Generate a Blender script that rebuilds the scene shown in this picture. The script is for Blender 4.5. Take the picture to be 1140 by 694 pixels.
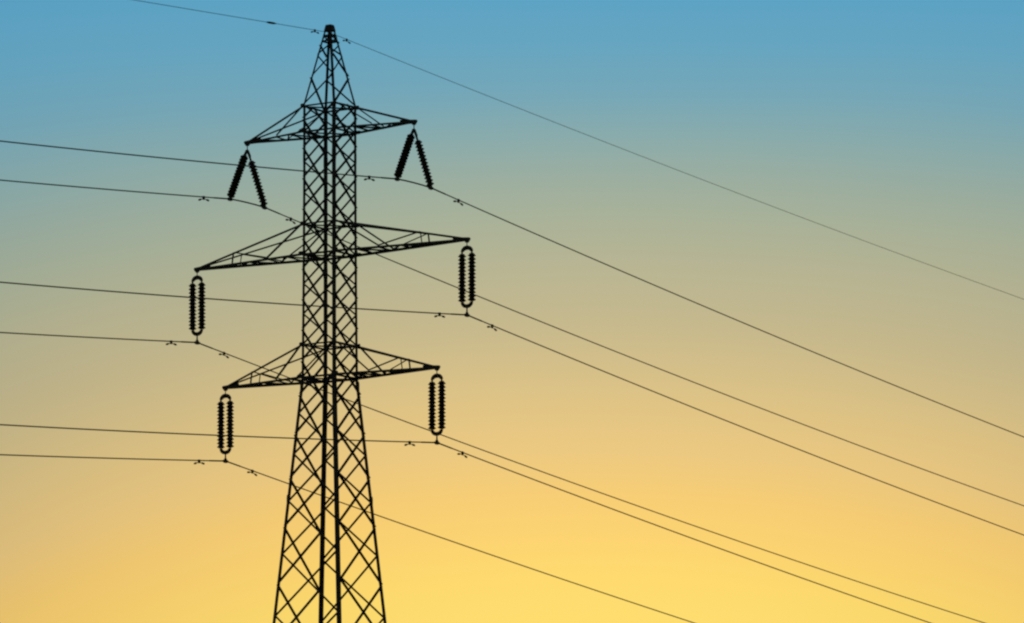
import bpy, bmesh, math, random
from mathutils import Vector, Matrix

random.seed(7)
scene = bpy.context.scene
for o in list(bpy.data.objects):
    bpy.data.objects.remove(o, do_unlink=True)
COL = scene.collection

# ------------------------------------------------------------------ camera
F_PX, W_PX, HORIZON = 6095.0, 1140.0, 1285.2       # focal length and horizon in photo pixels
DIST, CAM_X, CAM_Z = 254.0, 8.453, 1.6
cam_d = bpy.data.cameras.new('camera')
cam = bpy.data.objects.new('camera', cam_d)
COL.objects.link(cam)
cam.location = (CAM_X, -DIST, CAM_Z)
cam.rotation_euler = (math.radians(90), 0, 0)        # level camera, raised view by lens shift
cam_d.sensor_width = 36.0
cam_d.lens = F_PX / W_PX * 36.0
cam_d.shift_y = (HORIZON - 347.0) / W_PX
cam_d.clip_start = 0.5
cam_d.clip_end = 60000
scene.camera = cam

# ------------------------------------------------------------------ colour management
vs = scene.view_settings
vs.view_transform = 'Standard'
vs.look = 'None'
vs.exposure = 0.0
vs.gamma = 1.0
vs.use_curve_mapping = False
scene.cycles.filter_width = 2.3
scene.cycles.max_bounces = 4

# ------------------------------------------------------------------ sky: NISHITA dusk sky with the sunset band of the west
SUN_AZ = 0.016          # radians right of straight ahead
SUN_EL = math.radians(2.2)

def lin(c):
    return tuple(((x / 255) / 12.92 if x / 255 <= 0.04045 else ((x / 255 + 0.055) / 1.055) ** 2.4) for x in c)

world = bpy.data.worlds.new('World')
scene.world = world
world.use_nodes = True
nt = world.node_tree
nt.nodes.clear()
N = nt.nodes.new
L_ = nt.links.new

def math_node(op, a, b=None, clamp=False):
    n = N('ShaderNodeMath')
    n.operation = op
    n.use_clamp = clamp
    for i, v in enumerate((a, b)):
        if v is None:
            continue
        if isinstance(v, (int, float)):
            n.inputs[i].default_value = v
        else:
            L_(v, n.inputs[i])
    return n.outputs[0]

out = N('ShaderNodeOutputWorld')
bg = N('ShaderNodeBackground')
bg.inputs['Strength'].default_value = 1.0
L_(bg.outputs[0], out.inputs['Surface'])
tc = N('ShaderNodeTexCoord')
sep = N('ShaderNodeSeparateXYZ')
L_(tc.outputs['Generated'], sep.inputs[0])
X, Y, Z = sep.outputs
hyp = math_node('SQRT', math_node('ADD', math_node('MULTIPLY', X, X), math_node('MULTIPLY', Y, Y)))
slope = math_node('DIVIDE', Z, math_node('MAXIMUM', hyp, 0.0001))
az = math_node('ARCTAN2', X, Y)
daz = math_node('SUBTRACT', az, SUN_AZ)
daz2 = math_node('MULTIPLY', daz, daz)
# broad, very faint unevenness of thin high haze
nz = N('ShaderNodeTexNoise')
nz.inputs['Scale'].default_value = 9.0
nz.inputs['Detail'].default_value = 2.0
mp = N('ShaderNodeMapping')
mp.inputs['Scale'].default_value = (1, 1, 4)
L_(tc.outputs['Generated'], mp.inputs[0])
L_(mp.outputs[0], nz.inputs['Vector'])
wob = math_node('MULTIPLY', math_node('SUBTRACT', nz.outputs['Fac'], 0.5), 0.004)
# the sunset glow is widest low down and gone at the top of its band
near = math_node('MINIMUM', math_node('MAXIMUM', math_node('DIVIDE', math_node('SUBTRACT', 0.235, slope), 0.10), 0.15), 1.6)
spread = math_node('MULTIPLY', daz2, near)
t = math_node('ADD', math_node('ADD', slope, math_node('MULTIPLY', spread, 1.38)), wob)
away = math_node('ADD', slope, math_node('MULTIPLY', daz2, 0.8))
T_MAX = 0.32
fac = math_node('DIVIDE', t, T_MAX, clamp=True)
ramp = N('ShaderNodeValToRGB')
L_(fac, ramp.inputs['Fac'])
stops = [  # photo row (centre column) -> colour
    (1285, (214, 120, 60)), (1000, (240, 170, 80)), (800, (254, 213, 104)),
    (694, (255, 221, 111)), (650, (255, 219, 111)), (600, (253, 212, 113)), (550, (248, 206, 117)),
    (500, (236, 201, 129)), (450, (224, 196, 133)), (400, (210, 190, 138)), (350, (196, 184, 142)),
    (300, (185, 181, 147)), (250, (171, 178, 152)), (200, (156, 174, 160)), (150, (137, 171, 172)),
    (100, (117, 167, 184)), (50, (103, 165, 192)), (0, (94, 163, 196)), (-100, (74, 148, 192)), (-300, (48, 112, 164)),
]
el = ramp.color_ramp.elements
while len(el) > 1:
    el.remove(el[-1])
for i, (row, c) in enumerate(stops):
    p = min(1.0, max(0.0, (HORIZON - row) / F_PX / T_MAX))
    e = el[0] if i == 0 else el.new(p)
    e.position = p
    e.color = (*lin(c), 1)
# light falls off to both sides of the place where the sun went down
fall = math_node('DIVIDE', 1.0, math_node('ADD', 1.0, math_node('MULTIPLY', spread, 11.0)))
band = N('ShaderNodeMix')
band.data_type = 'RGBA'
band.blend_type = 'MULTIPLY'
band.inputs['Factor'].default_value = 1.0
L_(ramp.outputs['Color'], band.inputs['A'])
L_(fall, band.inputs['B'])
sky = N('ShaderNodeTexSky')
sky.sky_type = 'NISHITA'
sky.sun_disc = False
sky.sun_elevation = SUN_EL
sky.sun_rotation = SUN_AZ
sky.altitude = 100
sk = N('ShaderNodeMix')
sk.data_type = 'RGBA'
sk.blend_type = 'MULTIPLY'
sk.inputs['Factor'].default_value = 1.0
L_(sky.outputs[0], sk.inputs['A'])
sk.inputs['B'].default_value = (0.06, 0.06, 0.06, 1)
mask = N('ShaderNodeMapRange')
mask.interpolation_type = 'SMOOTHSTEP'
mask.inputs['From Min'].default_value = 0.24
mask.inputs['From Max'].default_value = 0.75
L_(away, mask.inputs['Value'])
mix = N('ShaderNodeMix')
mix.data_type = 'RGBA'
L_(mask.outputs[0], mix.inputs['Factor'])
L_(band.outputs['Result'], mix.inputs['A'])
L_(sk.outputs['Result'], mix.inputs['B'])
L_(mix.outputs['Result'], bg.inputs['Color'])

# ------------------------------------------------------------------ the low sun beyond the pylon
sd = bpy.data.lights.new('sun', 'SUN')
sd.energy = 0.2
sd.angle = math.radians(0.5)
sd.color = (1.0, 0.72, 0.42)
sun = bpy.data.objects.new('sun', sd)
COL.objects.link(sun)
to_sun = Vector((math.sin(SUN_AZ) * math.cos(SUN_EL), math.cos(SUN_AZ) * math.cos(SUN_EL), math.sin(SUN_EL)))
sun.rotation_euler = to_sun.to_track_quat('Z', 'Y').to_euler()
sun.location = (0, 300, 60)

# ------------------------------------------------------------------ materials
def material(name, base, rough, metallic=0.0, var=0.3, scale=3.0, bump=0.0):
    m = bpy.data.materials.new(name)
    m.use_nodes = True
    n = m.node_tree.nodes
    l = m.node_tree.links
    b = n['Principled BSDF']
    b.inputs['Roughness'].default_value = rough
    b.inputs['Metallic'].default_value = metallic
    tx = n.new('ShaderNodeTexCoord')
    ns = n.new('ShaderNodeTexNoise')
    ns.inputs['Scale'].default_value = scale
    ns.inputs['Detail'].default_value = 6
    l.new(tx.outputs['Object'], ns.inputs['Vector'])
    r = n.new('ShaderNodeValToRGB')
    r.color_ramp.elements[0].position = 0.3
    r.color_ramp.elements[1].position = 0.7
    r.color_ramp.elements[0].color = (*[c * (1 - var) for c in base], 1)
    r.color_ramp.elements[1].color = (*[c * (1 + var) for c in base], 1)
    l.new(ns.outputs['Fac'], r.inputs['Fac'])
    l.new(r.outputs['Color'], b.inputs['Base Color'])
    if bump:
        bp = n.new('ShaderNodeBump')
        bp.inputs['Strength'].default_value = bump
        l.new(ns.outputs['Fac'], bp.inputs['Height'])
        l.new(bp.outputs[0], b.inputs['Normal'])
    return m

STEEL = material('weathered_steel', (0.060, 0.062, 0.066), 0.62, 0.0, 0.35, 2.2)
FITTING = material('steel_fitting', (0.055, 0.056, 0.060), 0.55, 0.2, 0.3, 6.0)
LINK = material('galvanised_link', (0.32, 0.33, 0.34), 0.45, 0.6, 0.2, 8.0)
PORCELAIN = material('brown_porcelain', (0.040, 0.026, 0.020), 0.6, 0.0, 0.25, 5.0)
WIRE = material('aluminium_wire', (0.10, 0.095, 0.09), 0.6, 0.2, 0.25, 0.8)
CONCRETE = material('concrete', (0.30, 0.29, 0.27), 0.9, 0.0, 0.25, 4.0, 0.3)
GRASS = material('field_grass', (0.055, 0.07, 0.028), 0.95, 0.0, 0.45, 0.15, 0.4)

# ------------------------------------------------------------------ helpers
def link(name, bm, mat, parent=None, smooth=False):
    me = bpy.data.meshes.new(name)
    bmesh.ops.recalc_face_normals(bm, faces=bm.faces[:])
    if smooth:
        for f in bm.faces:
            f.smooth = True
    bm.to_mesh(me)
    bm.free()
    me.materials.append(mat)
    o = bpy.data.objects.new(name, me)
    COL.objects.link(o)
    if parent:
        o.parent = parent
    return o

def thing(name, label, cat, loc=(0, 0, 0), rz=0.0, group=None):
    o = bpy.data.objects.new(name, None)
    COL.objects.link(o)
    o.location = loc
    o.rotation_euler = (0, 0, rz)
    o.empty_display_size = 0.3
    tag(o, label, cat, group)
    return o

def tag(o, label, cat, group=None):
    o['label'] = label
    o['category'] = cat
    if group:
        o['group'] = group

def prism(bm, p0, p1, a, b, pts):
    """sweep the closed 2-D outline pts (in axes a, b) from p0 to p1"""
    lo = [bm.verts.new(p0 + a * x + b * y) for x, y in pts]
    hi = [bm.verts.new(p1 + a * x + b * y) for x, y in pts]
    n = len(pts)
    for i in range(n):
        bm.faces.new((lo[i], lo[(i + 1) % n], hi[(i + 1) % n], hi[i]))
    bm.faces.new(lo[::-1])
    bm.faces.new(hi)

def axes(p0, p1, a):
    d = (p1 - p0).normalized()
    a = Vector(a)
    a = (a - d * a.dot(d)).normalized()
    b = d.cross(a)
    return d, a, b

def angle(bm, p0, p1, w, a, b, th=None):
    """rolled angle section from p0 to p1: heel on the line, flanges towards a and b"""
    p0, p1 = Vector(p0), Vector(p1)
    th = th or max(0.010, w * 0.11)
    d, a, bb = axes(p0, p1, a)
    if bb.dot(Vector(b)) < 0:
        bb = -bb
    prism(bm, p0, p1, a, bb, [(0, 0), (w, 0), (w, th), (th, th), (th, w), (0, w)])

def seen_width(p0, p1, a, b, w):
    """width an angle section shows from the road side of the pylon (local view direction)"""
    d = (p1 - p0).normalized()
    view = VIEW_LOCAL
    s = d.cross(view).normalized()
    q = [0.0, a.dot(s) * w, b.dot(s) * w]
    return max(q) - min(q)

def brace(bm, p0, p1, w, n, want):
    """angle bar lying on a face with normal n; the free flange is turned so that it shows about the wanted width"""
    p0, p1 = Vector(p0), Vector(p1)
    d, a, b = axes(p0, p1, n)
    best = None
    for sb in (-1, 1):
        for sa in (-1, 1):
            q = abs(seen_width(p0, p1, b * sb, a * sa, w) - want)
            if best is None or q < best[0] - 1e-6:
                best = (q, b * sb, a * sa)
    _, fb, fa = best
    angle(bm, p0 - fb * w / 2, p1 - fb * w / 2, w, fb, fa)

def plate(bm, c, ax, ay, hx, hy, th):
    """octagonal plate centred at c in axes ax, ay"""
    c, ax, ay = Vector(c), Vector(ax).normalized(), Vector(ay).normalized()
    nz = ax.cross(ay).normalized()
    k = 0.6
    pts = [(hx, hy * k), (hx * k, hy), (-hx * k, hy), (-hx, hy * k), (-hx, -hy * k), (-hx * k, -hy), (hx * k, -hy), (hx, -hy * k)]
    prism(bm, c - nz * th / 2, c + nz * th / 2, ax, ay, pts)

def rod(bm, pts, r, seg=8, cap=True):
    """round bar through pts"""
    pts = [Vector(p) for p in pts]
    rings = []
    ref = Vector((0, 0, 1))
    for i, p in enumerate(pts):
        d = (pts[min(i + 1, len(pts) - 1)] - pts[max(i - 1, 0)]).normalized()
        rr = r[i] if isinstance(r, (list, tuple)) else r
        up = ref if abs(d.dot(ref)) < 0.95 else Vector((1, 0, 0))
        s = d.cross(up).normalized()
        q = s.cross(d)
        rings.append([bm.verts.new(p + (s * math.cos(k * math.tau / seg) + q * math.sin(k * math.tau / seg)) * rr) for k in range(seg)])
    for u_, v_ in zip(rings, rings[1:]):
        for k in range(seg):
            bm.faces.new((u_[k], u_[(k + 1) % seg], v_[(k + 1) % seg], v_[k]))
    if cap:
        bm.faces.new(rings[0][::-1])
        bm.faces.new(rings[-1])

def zc(row):
    """height at the pylon's axis of a photo row"""
    return CAM_Z + (HORIZON - row) / F_PX * DIST

# ------------------------------------------------------------------ ground
bm = bmesh.new()
R_G, NS = 24000.0, 64
rings = [0, 30, 80, 200, 500, 1500, 5000, 12000, R_G]
prev = [bm.verts.new((0, 0, 0))]
for r in rings[1:]:
    cur = [bm.verts.new((r * math.cos(k * math.tau / NS), r * math.sin(k * math.tau / NS),
                         0.0 if r < 100 else (math.sin(k * 1.7 + r) * 0.35 - 0.4))) for k in range(NS)]
    for k in range(NS):
        if len(prev) == 1:
            bm.faces.new((prev[0], cur[k], cur[(k + 1) % NS]))
        else:
            bm.faces.new((prev[k], cur[k], cur[(k + 1) % NS], prev[(k + 1) % NS]))
    prev = cur
g = link('ground', bm, GRASS)
g['kind'] = 'structure'

# ------------------------------------------------------------------ the pylon
THETA = math.radians(33.574)
U = Vector((math.cos(THETA), -math.sin(THETA), 0))       # along the crossarms, towards the right and the camera
V = Vector((math.sin(THETA), math.cos(THETA), 0))        # along the line, away from the camera
VIEW_LOCAL = Matrix.Rotation(THETA, 3, 'Z') @ Vector((-0.033, 0.985, 0.16)).normalized()
pylon = thing('electricity_pylon', 'tall dark steel lattice pylon with three tiers of crossarms and a tapering peak', 'pylon', (0, 0, 0), -THETA)

Z_TOP, Z_CROWN, Z_BEND = zc(29.3), zc(118.5), zc(420.1)
A_TOP, A_MAST, A_BEND = 0.135, 0.885, 0.940
TAPER = (1.893 - 0.940) / (Z_BEND - 26.321)

def half(z):
    if z >= Z_CROWN:
        return A_MAST + (A_TOP - A_MAST) * (z - Z_CROWN) / (Z_TOP - Z_CROWN)
    if z >= Z_BEND:
        k = (Z_CROWN - z) / (Z_CROWN - Z_BEND)
        return A_MAST + (A_BEND - A_MAST) * k ** 2
    return A_BEND + (Z_BEND - z) * TAPER

def corner(sx, sy, z, inset=0.0):
    a = half(z) - inset
    return Vector((sx * a, sy * a, z))

# legs, each one mesh from footing to peak
leg_z = [0.25, 10, 20, 30, Z_BEND, zc(350), zc(283), zc(200), Z_CROWN, Z_TOP]
for sx in (-1, 1):
    for sy in (-1, 1):
        bm = bmesh.new()
        for z0, z1 in zip(leg_z, leg_z[1:]):
            w = 0.20 if z1 <= 20 else 0.168 if z1 <= Z_BEND else 0.134 if z1 <= Z_CROWN else 0.092
            angle(bm, corner(sx, sy, z0), corner(sx, sy, z1), w, (-sx, 0, 0), (0, -sy, 0))
        # splice plates
        for z in (Z_BEND - 0.5, Z_CROWN - 2.4, zc(560), zc(300)):
            c = corner(sx, sy, z)
            plate(bm, c + Vector((-sx * 0.07, sy * 0.008, 0)), (1, 0, 0), (0, 0, 1), 0.065, 0.32, 0.012)
            plate(bm, c + Vector((sx * 0.008, -sy * 0.07, 0)), (0, 1, 0), (0, 0, 1), 0.065, 0.32, 0.012)
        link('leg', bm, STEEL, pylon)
        bm = bmesh.new()
        c = corner(sx, sy, 0)
        prism(bm, Vector((c.x, c.y, -0.6)), Vector((c.x, c.y, 0.3)), Vector((1, 0, 0)), Vector((0, 1, 0)),
              [(0.45, 0.4), (0.4, 0.45), (-0.4, 0.45), (-0.45, 0.4), (-0.45, -0.4), (-0.4, -0.45), (0.4, -0.45), (0.45, -0.4)])
        link('footing', bm, CONCRETE, pylon)

FACES = [('x', -1), ('x', 1), ('y', -1), ('y', 1)]

def face_pt(face, side, s, z, off=0.0):
    """point on a face: side = +-1 picks the leg, s scales along the face, off is outwards"""
    ax, sg = face
    a = half(z)
    return Vector((sg * (a + off), side * a * s, z)) if ax == 'x' else Vector((side * a * s, sg * (a + off), z))

def face_n(face):
    ax, sg = face
    return Vector((sg, 0, 0)) if ax == 'x' else Vector((0, sg, 0))

def cross(face, z0, z1, w):
    bm = bmesh.new()
    n = face_n(face)
    for side, off in ((1, 0.012), (-1, -0.016)):
        p0 = face_pt(face, side, 0.955, z0, off)
        p1 = face_pt(face, -side, 0.955, z1, off)
        d = (p1 - p0).normalized()
        brace(bm, p0 + d * w * 0.35, p1 - d * w * 0.35, w, n, w * 1.12)
    return link('cross_brace', bm, STEEL, pylon)

ROWS_X = [132.8, 164.5, 198.3, 232.3, 265.8, 299.3, 333, 367, 402, 440, 484, 532.8, 587, 651, 723, 805, 897, 1000, 1116, 1240]
ROWS_Y = [118.5, 147.1, 181, 215.3, 249.6, 283.2, 316.8, 350.4, 384, 420.1, 461, 506.5, 559, 618, 687, 764, 850, 947, 1056, 1178, 1306]
for face in FACES:
    rows = ROWS_X if face[0] == 'x' else ROWS_Y
    for r0, r1 in zip(rows, rows[1:]):
        heavy = face[0] == 'x'
        w = (0.088 if heavy else 0.072) if r0 > 400 else (0.080 if heavy else 0.064)
        if r0 > 690:
            w += 0.015
        cross(face, zc(r1), zc(r0), w)
    if face[0] == 'x':                                   # half panel under the crown ring
        n = face_n(face)
        bm = bmesh.new()
        for side in (-1, 1):
            p0 = face_pt(face, side, 0.97, zc(132.8), 0.012)
            p1 = face_pt(face, side, 0.08, Z_CROWN, 0.012)
            brace(bm, p0, p1, 0.07, n, 0.08)
        link('knee_brace', bm, STEEL, pylon)

# the crown's single lacing
crown_rows = [118.5, 86.5, 62.5, 50.0, 41.0]
for face in FACES:
    n = face_n(face)
    first = {('x', -1): 1, ('x', 1): -1, ('y', -1): -1, ('y', 1): 1}[face]     # leg at which the lowest bar starts
    for i, (r0, r1) in enumerate(zip(crown_rows, crown_rows[1:])):
        s = first if i % 2 == 0 else -first
        bm = bmesh.new()
        p0 = face_pt(face, s, 0.96, zc(r0 - 1.5), 0.012)
        p1 = face_pt(face, -s, 0.96, zc(r1), 0.012)
        w = 0.078 if i == 0 else 0.07 if i < 3 else 0.055
        brace(bm, p0, p1, w, n, w * 1.1)
        link('lacing_bar', bm, STEEL, pylon)

# rings and diaphragms at the crossarm levels
for row, w in ((118.5, 0.075), (147.1, 0.09), (249.6, 0.075), (283.2, 0.10), (384, 0.075), (420.1, 0.10)):
    z = zc(row)
    for face in FACES:
        bm = bmesh.new()
        n = face_n(face)
        angle(bm, face_pt(face, -1, 1, z, 0.016), face_pt(face, 1, 1, z, 0.016), w, (0, 0, -1), -n)
        link('ring_strut', bm, STEEL, pylon)
    bm = bmesh.new()
    for s in (-1, 1):
        angle(bm, corner(-1, -s, z - 0.02 * s - 0.03, 0.05), corner(1, s, z - 0.02 * s - 0.03, 0.05), 0.06, (0, 0, -1), (1, 0, 0))
    link('diaphragm', bm, STEEL, pylon)

# closed top of the peak
bm = bmesh.new()
for face in FACES:
    n = face_n(face)
    side = Vector((0, 1, 0)) if face[0] == 'x' else Vector((1, 0, 0))
    z0, z1 = Z_TOP - 0.24, Z_TOP + 0.02
    a0, a1 = half(z0), half(z1)
    vs_ = [n * (a0 + 0.02) - side * a0 + Vector((0, 0, z0)), n * (a0 + 0.02) + side * a0 + Vector((0, 0, z0)),
           n * (a1 + 0.02) + side * a1 + Vector((0, 0, z1)), n * (a1 + 0.02) - side * a1 + Vector((0, 0, z1))]
    lo = [bm.verts.new(v) for v in vs_]
    hi = [bm.verts.new(v + n * 0.012) for v in vs_]
    for i in range(4):
        bm.faces.new((lo[i], lo[(i + 1) % 4], hi[(i + 1) % 4], hi[i]))
    bm.faces.new(lo[::-1])
    bm.faces.new(hi)
prism(bm, Vector((0, 0, Z_TOP + 0.022)), Vector((0, 0, Z_TOP + 0.05)), Vector((1, 0, 0)), Vector((0, 1, 0)),
      [(0.150, 0.13), (0.13, 0.150), (-0.13, 0.150), (-0.150, 0.13), (-0.150, -0.13), (-0.13, -0.150), (0.13, -0.150), (0.150, -0.13)])
link('peak_cap', bm, STEEL, pylon)
bm = bmesh.new()
for z in (Z_TOP - 0.42, Z_TOP - 0.68):
    a = half(z)
    for face in FACES:
        angle(bm, face_pt(face, -1, 1, z, 0.014), face_pt(face, 1, 1, z, 0.014), 0.07, (0, 0, -1), -face_n(face))
link('peak_collar', bm, STEEL, pylon)

# crossarms
TIPS = [(4.744, 49.029), (7.680, 43.355), (6.018, 37.649)]
TOP_ROWS = [118.5, 249.6, 384.0]
NAMES = ['top', 'middle', 'bottom']

def lerp(a, b, k):
    return a + (b - a) * k

for i, (La, zt) in enumerate(TIPS):
    ztop = zc(TOP_ROWS[i])
    for s in (-1, 1):
        tip = Vector((s * La, 0, zt))
        out_ = Vector((s, 0, 0))
        bm = bmesh.new()
        chord_w = 0.092 if i == 0 else 0.11
        low, top = {}, {}
        for sy in (-1, 1):
            base = corner(s, sy, zt) + Vector((0, 0, 0.02))
            end = tip + Vector((0, sy * 0.035, 0.02))
            low[sy] = (end, base)
            angle(bm, end, base, chord_w, (0, 0, -1), (0, -sy, 0))
            # gussets where the arm meets the mast
            plate(bm, base + Vector((s * 0.07, sy * 0.03, 0.0)), (1, 0, 0), (0, 0, 1), 0.15, 0.085, 0.014)
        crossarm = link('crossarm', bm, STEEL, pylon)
        # upper ties
        for sy in (-1, 1):
            bm = bmesh.new()
            base = corner(s, sy, ztop)
            end = tip + Vector((-s * 0.12, sy * 0.05, 0.07))
            top[sy] = (end, base)
            angle(bm, end, base, 0.098 if sy < 0 else 0.06, (0, 0, -1), (0, -sy, 0))
            plate(bm, base + Vector((s * 0.03, sy * 0.03, -0.02)), (1, 0, 0), (0, 0, 1), 0.10, 0.10, 0.014)
            link('upper_tie', bm, STEEL, crossarm)
        # side bracing
        for sy in (-1, 1):
            if i == 0:
                node = lerp(*low[sy], 0.53)
                bm = bmesh.new()
                angle(bm, node, lerp(*top[sy], 0.985) - Vector((0, 0, 0.05)), 0.06, (s, 0, 0), (0, -sy, 0))
                link('side_brace', bm, STEEL, crossarm)
            else:
                k1, k2 = 0.34, 0.67
                bm = bmesh.new()
                angle(bm, lerp(*low[sy], k1), lerp(*top[sy], k1), 0.055, (s, 0, 0), (0, -sy, 0))
                link('side_post', bm, STEEL, crossarm)
                bm = bmesh.new()
                angle(bm, lerp(*top[sy], k1) - Vector((0, 0, 0.03)), lerp(*low[sy], k2), 0.055, (0, 0, 1), (0, -sy, 0))
                link('side_brace', bm, STEEL, crossarm)
                bm = bmesh.new()
                angle(bm, lerp(*low[sy], k2), lerp(*top[sy], 0.985) - Vector((0, 0, 0.05)), 0.078, (s, 0, 0), (0, -sy, 0))
                link('side_brace', bm, STEEL, crossarm)
        # bracing in the arm's floor: struts and zigzag between the lower chords
        ks = [0.2, 0.34, 0.5, 0.67, 0.84, 1.0] if i else [0.28, 0.53, 0.76, 1.0]
        sgn = 1
        for k0, k1 in zip([0.08] + ks, ks):
            bm = bmesh.new()
            dz = Vector((0, 0, -0.03))
            angle(bm, lerp(*low[sgn], k0) + dz, lerp(*low[-sgn], k1) + dz, 0.07, (s, 0, 0), (0, 0, -1))
            sgn = -sgn
            if k1 < 0.99:
                angle(bm, lerp(*low[-1], k1) + dz, lerp(*low[1], k1) + dz, 0.065, (s, 0, 0), (0, 0, -1))
            link('floor_brace', bm, STEEL, crossarm)
        # nose with the hanger plate
        bm = bmesh.new()
        prism(bm, tip + Vector((0, -0.055, 0)), tip + Vector((0, 0.055, 0)), Vector((s, 0, 0)), Vector((0, 0, 1)),
              [(0.13, -0.07), (0.17, 0.0), (0.13, 0.06), (-0.35, 0.10), (-0.75, 0.13), (-0.75, -0.09), (-0.12, -0.09), (-0.05, -0.17), (0.05, -0.17)])
        link('hanger_plate', bm, STEEL, crossarm)

# ------------------------------------------------------------------ insulator sets
DISC_N, PITCH, DISC_R = 13, 0.168, 0.192

def disc_mesh():
    bm = bmesh.new()
    prof = [(0.0, 0.083), (0.098, 0.083), (0.118, 0.070), (0.125, 0.040), (0.138, 0.022), (DISC_R - 0.012, -0.012), (DISC_R, -0.024),
            (DISC_R - 0.004, -0.036), (0.155, -0.034), (0.138, -0.056), (0.128, -0.050), (0.122, -0.074), (0.108, -0.066), (0.098, -0.083), (0.0, -0.083)]
    seg = 20
    rings = []
    for r, z in prof:
        if r == 0:
            rings.append([bm.verts.new((0, 0, z))])
        else:
            rings.append([bm.verts.new((r * math.cos(k * math.tau / seg), r * math.sin(k * math.tau / seg), z)) for k in range(seg)])
    for a, b in zip(rings, rings[1:]):
        for k in range(seg):
            k2 = (k + 1) % seg
            if len(a) == 1:
                bm.faces.new((a[0], b[k], b[k2]))
            elif len(b) == 1:
                bm.faces.new((a[k], b[0], a[k2]))
            else:
                bm.faces.new((a[k], b[k], b[k2], a[k2]))
    return bm

_d = link('insulator_disc', disc_mesh(), PORCELAIN, None, True)
DISC_ME = _d.data
bpy.data.objects.remove(_d)

def string(root, p_top, p_bot, lead, n=DISC_N):
    """chain from p_top to p_bot with the discs starting lead metres down"""
    p_top, p_bot = Vector(p_top), Vector(p_bot)
    d = (p_bot - p_top).normalized()
    length = (p_bot - p_top).length
    bm = bmesh.new()
    rod(bm, [p_top, p_bot], 0.034)
    if lead > 0.1:                                         # turnbuckle body on the link
        rod(bm, [p_top + d * 0.05, p_top + d * (lead - 0.03)], 0.05)
    st = link('insulator_string', bm, FITTING, root)
    q = (-d).to_track_quat('Z', 'Y')
    for k in range(n):
        o = bpy.data.objects.new('insulator_disc', DISC_ME)
        COL.objects.link(o)
        o.parent = st
        o.location = p_top + d * (lead + PITCH * (k + 0.5))
        o.rotation_mode = 'QUATERNION'
        o.rotation_quaternion = q
    return st

def clamp(root, c, d):
    """boat-shaped suspension clamp on the wire at c, wire direction d"""
    c, d = Vector(c), Vector(d).normalized()
    bm = bmesh.new()
    side = d.cross(Vector((0, 0, 1))).normalized()
    up = side.cross(d)
    prism(bm, c - side * 0.045, c + side * 0.045, d, up,
          [(-0.20, -0.03), (-0.08, -0.09), (0.08, -0.09), (0.20, -0.03), (0.17, 0.035), (0.06, 0.06), (0.05, 0.12), (-0.05, 0.12), (-0.06, 0.06), (-0.17, 0.035)])
    link('suspension_clamp', bm, FITTING, root)

def crescent(bm, cz, sign, hw, th, rise, eye):
    """yoke plate in the local x-z plane: an arc whose two feet hold the strings"""
    n = 12
    outer, inner = [], []
    for k in range(n + 1):
        a = math.pi * k / n
        outer.append((math.cos(a) * (hw + 0.07), sign * math.sin(a) * rise))
        inner.append((math.cos(a) * (hw - 0.075), sign * (math.sin(a) * max(0.02, rise - eye))))
    pts = outer + inner[::-1]
    prism(bm, Vector((0, -th / 2, cz)), Vector((0, th / 2, cz)), Vector((1, 0, 0)), Vector((0, 0, 1)), pts)

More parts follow.
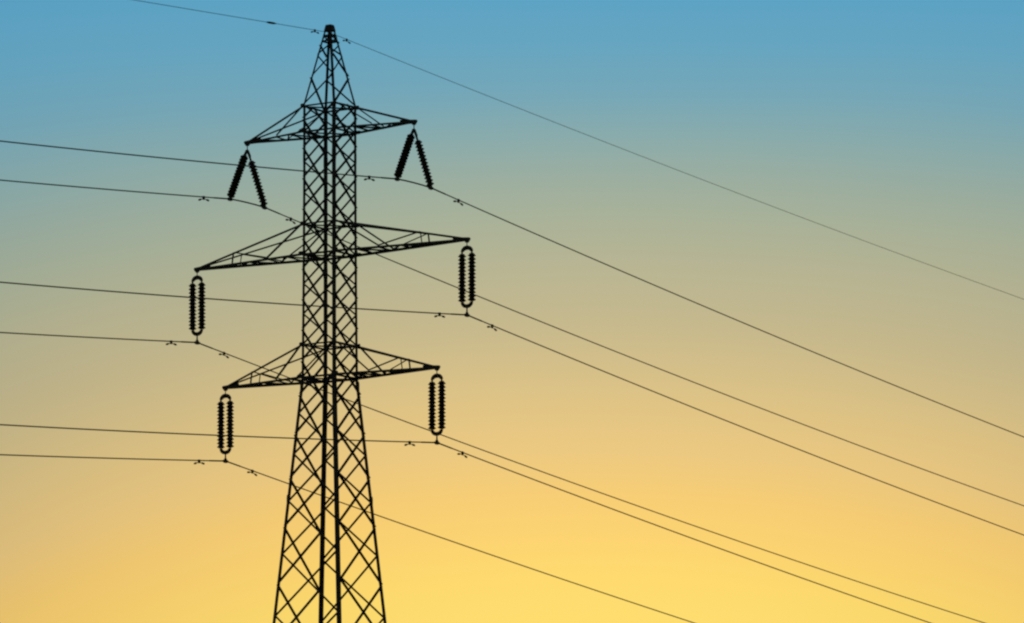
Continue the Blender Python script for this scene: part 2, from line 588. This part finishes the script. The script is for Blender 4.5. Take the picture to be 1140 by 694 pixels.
GROUP_I = 'insulator sets hung from the crossarm ends'
H_V, H_D, V_SPREAD = 2.850, 3.466, 1.360
WIRE_AZ_R, WIRE_AZ_L = 0.6509, 0.6953
SIDE = {-1: 'left', 1: 'right'}
attach = {}
for i, (La, zt) in enumerate(TIPS):
    for s in (-1, 1):
        tip = U * (s * La) + Vector((0, 0, zt))
        if i == 0:
            root = thing('insulator_set', 'two insulator strings splayed like an upturned V under the %s end of the top crossarm' % SIDE[s],
                         'insulator', tip, -THETA, GROUP_I)
            bm = bmesh.new()
            rod(bm, [(0, 0, -0.12), (0, 0, -0.40)], 0.024)
            link('shackle', bm, LINK, root)
            bm = bmesh.new()
            prism(bm, Vector((-0.03, 0, -0.52)), Vector((0.03, 0, -0.52)), Vector((0, 1, 0)), Vector((0, 0, 1)),
                  [(-0.27, -0.10), (-0.15, -0.17), (-0.03, 0.02), (0.03, 0.02), (0.15, -0.17), (0.27, -0.10), (0.09, 0.16), (0.0, 0.19), (-0.09, 0.16)])
            link('yoke_plate', bm, FITTING, root)
            string(root, (0, -0.15, -0.58), (0, -V_SPREAD, -H_V + 0.06), 0.09, 14)
            string(root, (0, 0.15, -0.58), (0, V_SPREAD, -H_V + 0.06), 0.30)
            clamp(root, (0, -V_SPREAD, -H_V), (0, 1, -0.0))
            clamp(root, (0, V_SPREAD, -H_V), (0, 1, -0.06))
            attach[i, s] = (tip - V * V_SPREAD - Vector((0, 0, H_V)), tip + V * V_SPREAD - Vector((0, 0, H_V)))
        else:
            root = thing('insulator_set', 'double vertical insulator string hanging under the %s end of the %s crossarm' % (SIDE[s], NAMES[i]),
                         'insulator', tip, -THETA, GROUP_I)
            bm = bmesh.new()
            rod(bm, [(0, 0, -0.12), (0, 0, -0.36)], 0.022)
            link('shackle', bm, LINK, root)
            HS = 0.268
            bm = bmesh.new()
            crescent(bm, -0.58, 1, HS - 0.01, 0.06, 0.28, 0.20)
            link('yoke_plate', bm, FITTING, root)
            for sx in (-1, 1):
                string(root, (sx * HS, 0, -0.56), (sx * HS, 0, -2.94), 0.11)
            bm = bmesh.new()
            crescent(bm, -2.88, -1, HS - 0.01, 0.06, 0.28, 0.18)
            link('yoke_plate', bm, FITTING, root)
            bm = bmesh.new()
            rod(bm, [(0, 0, -3.12), (0, 0, -H_D + 0.08)], [0.03, 0.04])
            link('link_rod', bm, FITTING, root)
            clamp(root, (0, 0, -H_D), (0.0, 1, -0.02))
            P = tip - Vector((0, 0, H_D))
            attach[i, s] = (P, P)

# ------------------------------------------------------------------ wires
DIR_R = Vector((math.sin(WIRE_AZ_R), math.cos(WIRE_AZ_R), 0))
DIR_L = -Vector((math.sin(WIRE_AZ_L), math.cos(WIRE_AZ_L), 0))
SPAN = {'R': (DIR_R, -0.13383, 2.8415e-4, 471.0), 'L': (DIR_L, -0.08392, 3.8673e-4, 217.0)}
SPAN_E = {'R': (DIR_R, -0.09306, 2.153e-4, 471.0), 'L': (DIR_L, -0.04650, 1.0e-5, 217.0)}

def span_pt(P, sp, t_):
    d, s1, k, n = sp
    return P + d * t_ + Vector((0, 0, s1 * t_ + k * t_ * t_))

def samples(n):
    ts, t_ = [], 0.0
    while t_ < n:
        ts.append(t_)
        t_ += 0.5 if t_ < 6 else 2.0 if t_ < 40 else 5.0
    return ts + [n]

def wire(name, label, PL, PR, spans, r, cat, group):
    left = [span_pt(PL, spans['L'], t_) for t_ in samples(spans['L'][3])][::-1]
    right = [span_pt(PR, spans['R'], t_) for t_ in samples(spans['R'][3])]
    mid = []
    if (PL - PR).length > 0.1:
        # the wire hangs smoothly between its two clamps
        for k in range(1, 10):
            q = k / 10
            mid.append(PL.lerp(PR, q) - Vector((0, 0, 0.0)) + Vector((0, 0, 0.11 * (q * (1 - q)) * 1.0)))
        pts = left + mid + right
    else:
        pts = left[:-1] + right
    bm = bmesh.new()
    rod(bm, pts, r, 8)
    # preformed armour rods thicken the wire at the clamp
    o = link(name, bm, WIRE, None, True)
    tag(o, label, cat, group)
    return o

def armour(o, PL, PR, spans, r, n):
    bm = bmesh.new()
    pts = [span_pt(PL, spans['L'], t_) for t_ in (n, n * 0.66, n * 0.33)] + [PL]
    if (PL - PR).length > 0.1:
        pts += [PL.lerp(PR, q) + Vector((0, 0, 0.11 * q * (1 - q))) for q in (0.25, 0.5, 0.75)] + [PR]
    pts += [span_pt(PR, spans['R'], t_) for t_ in (n * 0.33, n * 0.66, n)]
    rod(bm, pts, r, 8)
    link('armour_rod', bm, WIRE, o, True)

for (i, s), (PL, PR) in attach.items():
    o = wire('conductor_wire', 'power line carried by the insulators at the %s end of the %s crossarm' % (SIDE[s], NAMES[i]),
             PL, PR, SPAN, 0.0285, 'power line', 'conductor wires of the power line')
    armour(o, PL, PR, SPAN, 0.036, 1.1)
PE = Vector((0, 0, Z_TOP - 0.30))
ew = wire('earth_wire', 'thin earth wire running over the very top of the pylon', PE, PE, SPAN_E, 0.0130, 'power line', None)

# ------------------------------------------------------------------ vibration dampers
GROUP_D = 'vibration dampers clamped to the wires'

def damper_proto():
    root = thing('vibration_damper', 'x', 'damper', (0, 0, 0), 0, GROUP_D)
    bm = bmesh.new()
    prism(bm, Vector((0, -0.03, 0)), Vector((0, 0.03, 0)), Vector((1, 0, 0)), Vector((0, 0, 1)),
          [(-0.06, 0.045), (-0.07, -0.03), (-0.035, -0.13), (0.035, -0.13), (0.07, -0.03), (0.06, 0.045)])
    link('damper_clamp', bm, FITTING, root)
    bm = bmesh.new()
    rod(bm, [(-0.28, 0, -0.135), (-0.14, 0, -0.105), (0, 0, -0.10), (0.14, 0, -0.105), (0.28, 0, -0.135)], 0.018)
    link('messenger_cable', bm, FITTING, root)
    for s in (-1, 1):
        bm = bmesh.new()
        rod(bm, [(s * 0.18, 0, -0.115), (s * 0.21, 0, -0.122), (s * 0.32, 0, -0.148), (s * 0.35, 0, -0.155)], [0.030, 0.045, 0.045, 0.030], 10)
        link('damper_weight', bm, FITTING, root)
    return root

def copy_thing(o):
    r = o.copy()
    COL.objects.link(r)
    for ch in o.children:
        c = ch.copy()
        COL.objects.link(c)
        c.parent = r
    return r

def px_x(P):
    return W_PX / 2 + F_PX * (P.x - CAM_X) / (P.y + DIST)

def along(P, sp, target):
    """metres along the span at which the damper stands"""
    lo, hi = 0.0, 12.0
    f0 = px_x(span_pt(P, sp, 0)) - target
    for _ in range(50):
        m = (lo + hi) / 2
        if (px_x(span_pt(P, sp, m)) - target) * f0 > 0:
            lo = m
        else:
            hi = m
    return lo

SPOTS = [  # tier, arm side, photo column left of / right of the clamp (sets the spacing along the wire)
    (0, -1, 226.7, 323.8), (0, 1, 411.0, 510.5), (1, -1, 190.5, 249.5), (1, 1, 489.3, 548.0), (2, -1, 221.6, 281.0), (2, 1, 456.0, 515.0)]
jobs = []
for i, s, xl, xr in SPOTS:
    PL, PR = attach[i, s]
    where = 'insulators of the %s crossarm\'s %s end' % (NAMES[i], SIDE[s])
    jobs.append((PL, SPAN['L'], along(PL, SPAN['L'], xl), 'small damper clamped to the wire left of the ' + where))
    jobs.append((PR, SPAN['R'], along(PR, SPAN['R'], xr), 'small damper clamped to the wire right of the ' + where))
jobs.append((PE, SPAN_E['L'], along(PE, SPAN_E['L'], 350.5), 'small damper on the earth wire just left of the pylon peak'))
jobs.append((PE, SPAN_E['R'], along(PE, SPAN_E['R'], 386.0), 'small damper on the earth wire just right of the pylon peak'))
proto = None
for P, sp, t_, label in jobs:
    if proto is None:
        proto = damper_proto()
        o = proto
    else:
        o = copy_thing(proto)
    c = span_pt(P, sp, t_)
    d = (span_pt(P, sp, t_ + 0.1) - c).normalized()
    if d.x < 0:
        d = -d
    o.location = c
    o.rotation_euler = (0, -math.asin(d.z), math.atan2(d.y, d.x))
    o['label'] = label
    if 'earth wire' in label:
        o.scale = (0.78, 0.78, 0.78)

# the compression sleeve that joins two lengths of the earth wire
t_ = along(PE, SPAN_E['L'], 302.0)
c = span_pt(PE, SPAN_E['L'], t_)
d = (span_pt(PE, SPAN_E['L'], t_ + 0.1) - c).normalized()
bm = bmesh.new()
rod(bm, [d * -0.36, d * -0.26, d * -0.16, d * 0.16, d * 0.26, d * 0.36], [0.016, 0.034, 0.05, 0.05, 0.034, 0.016], 10)
o = link('joint_sleeve', bm, FITTING)
o.location = c
tag(o, 'small spindle shaped sleeve on the earth wire left of the pylon peak', 'wire joint')
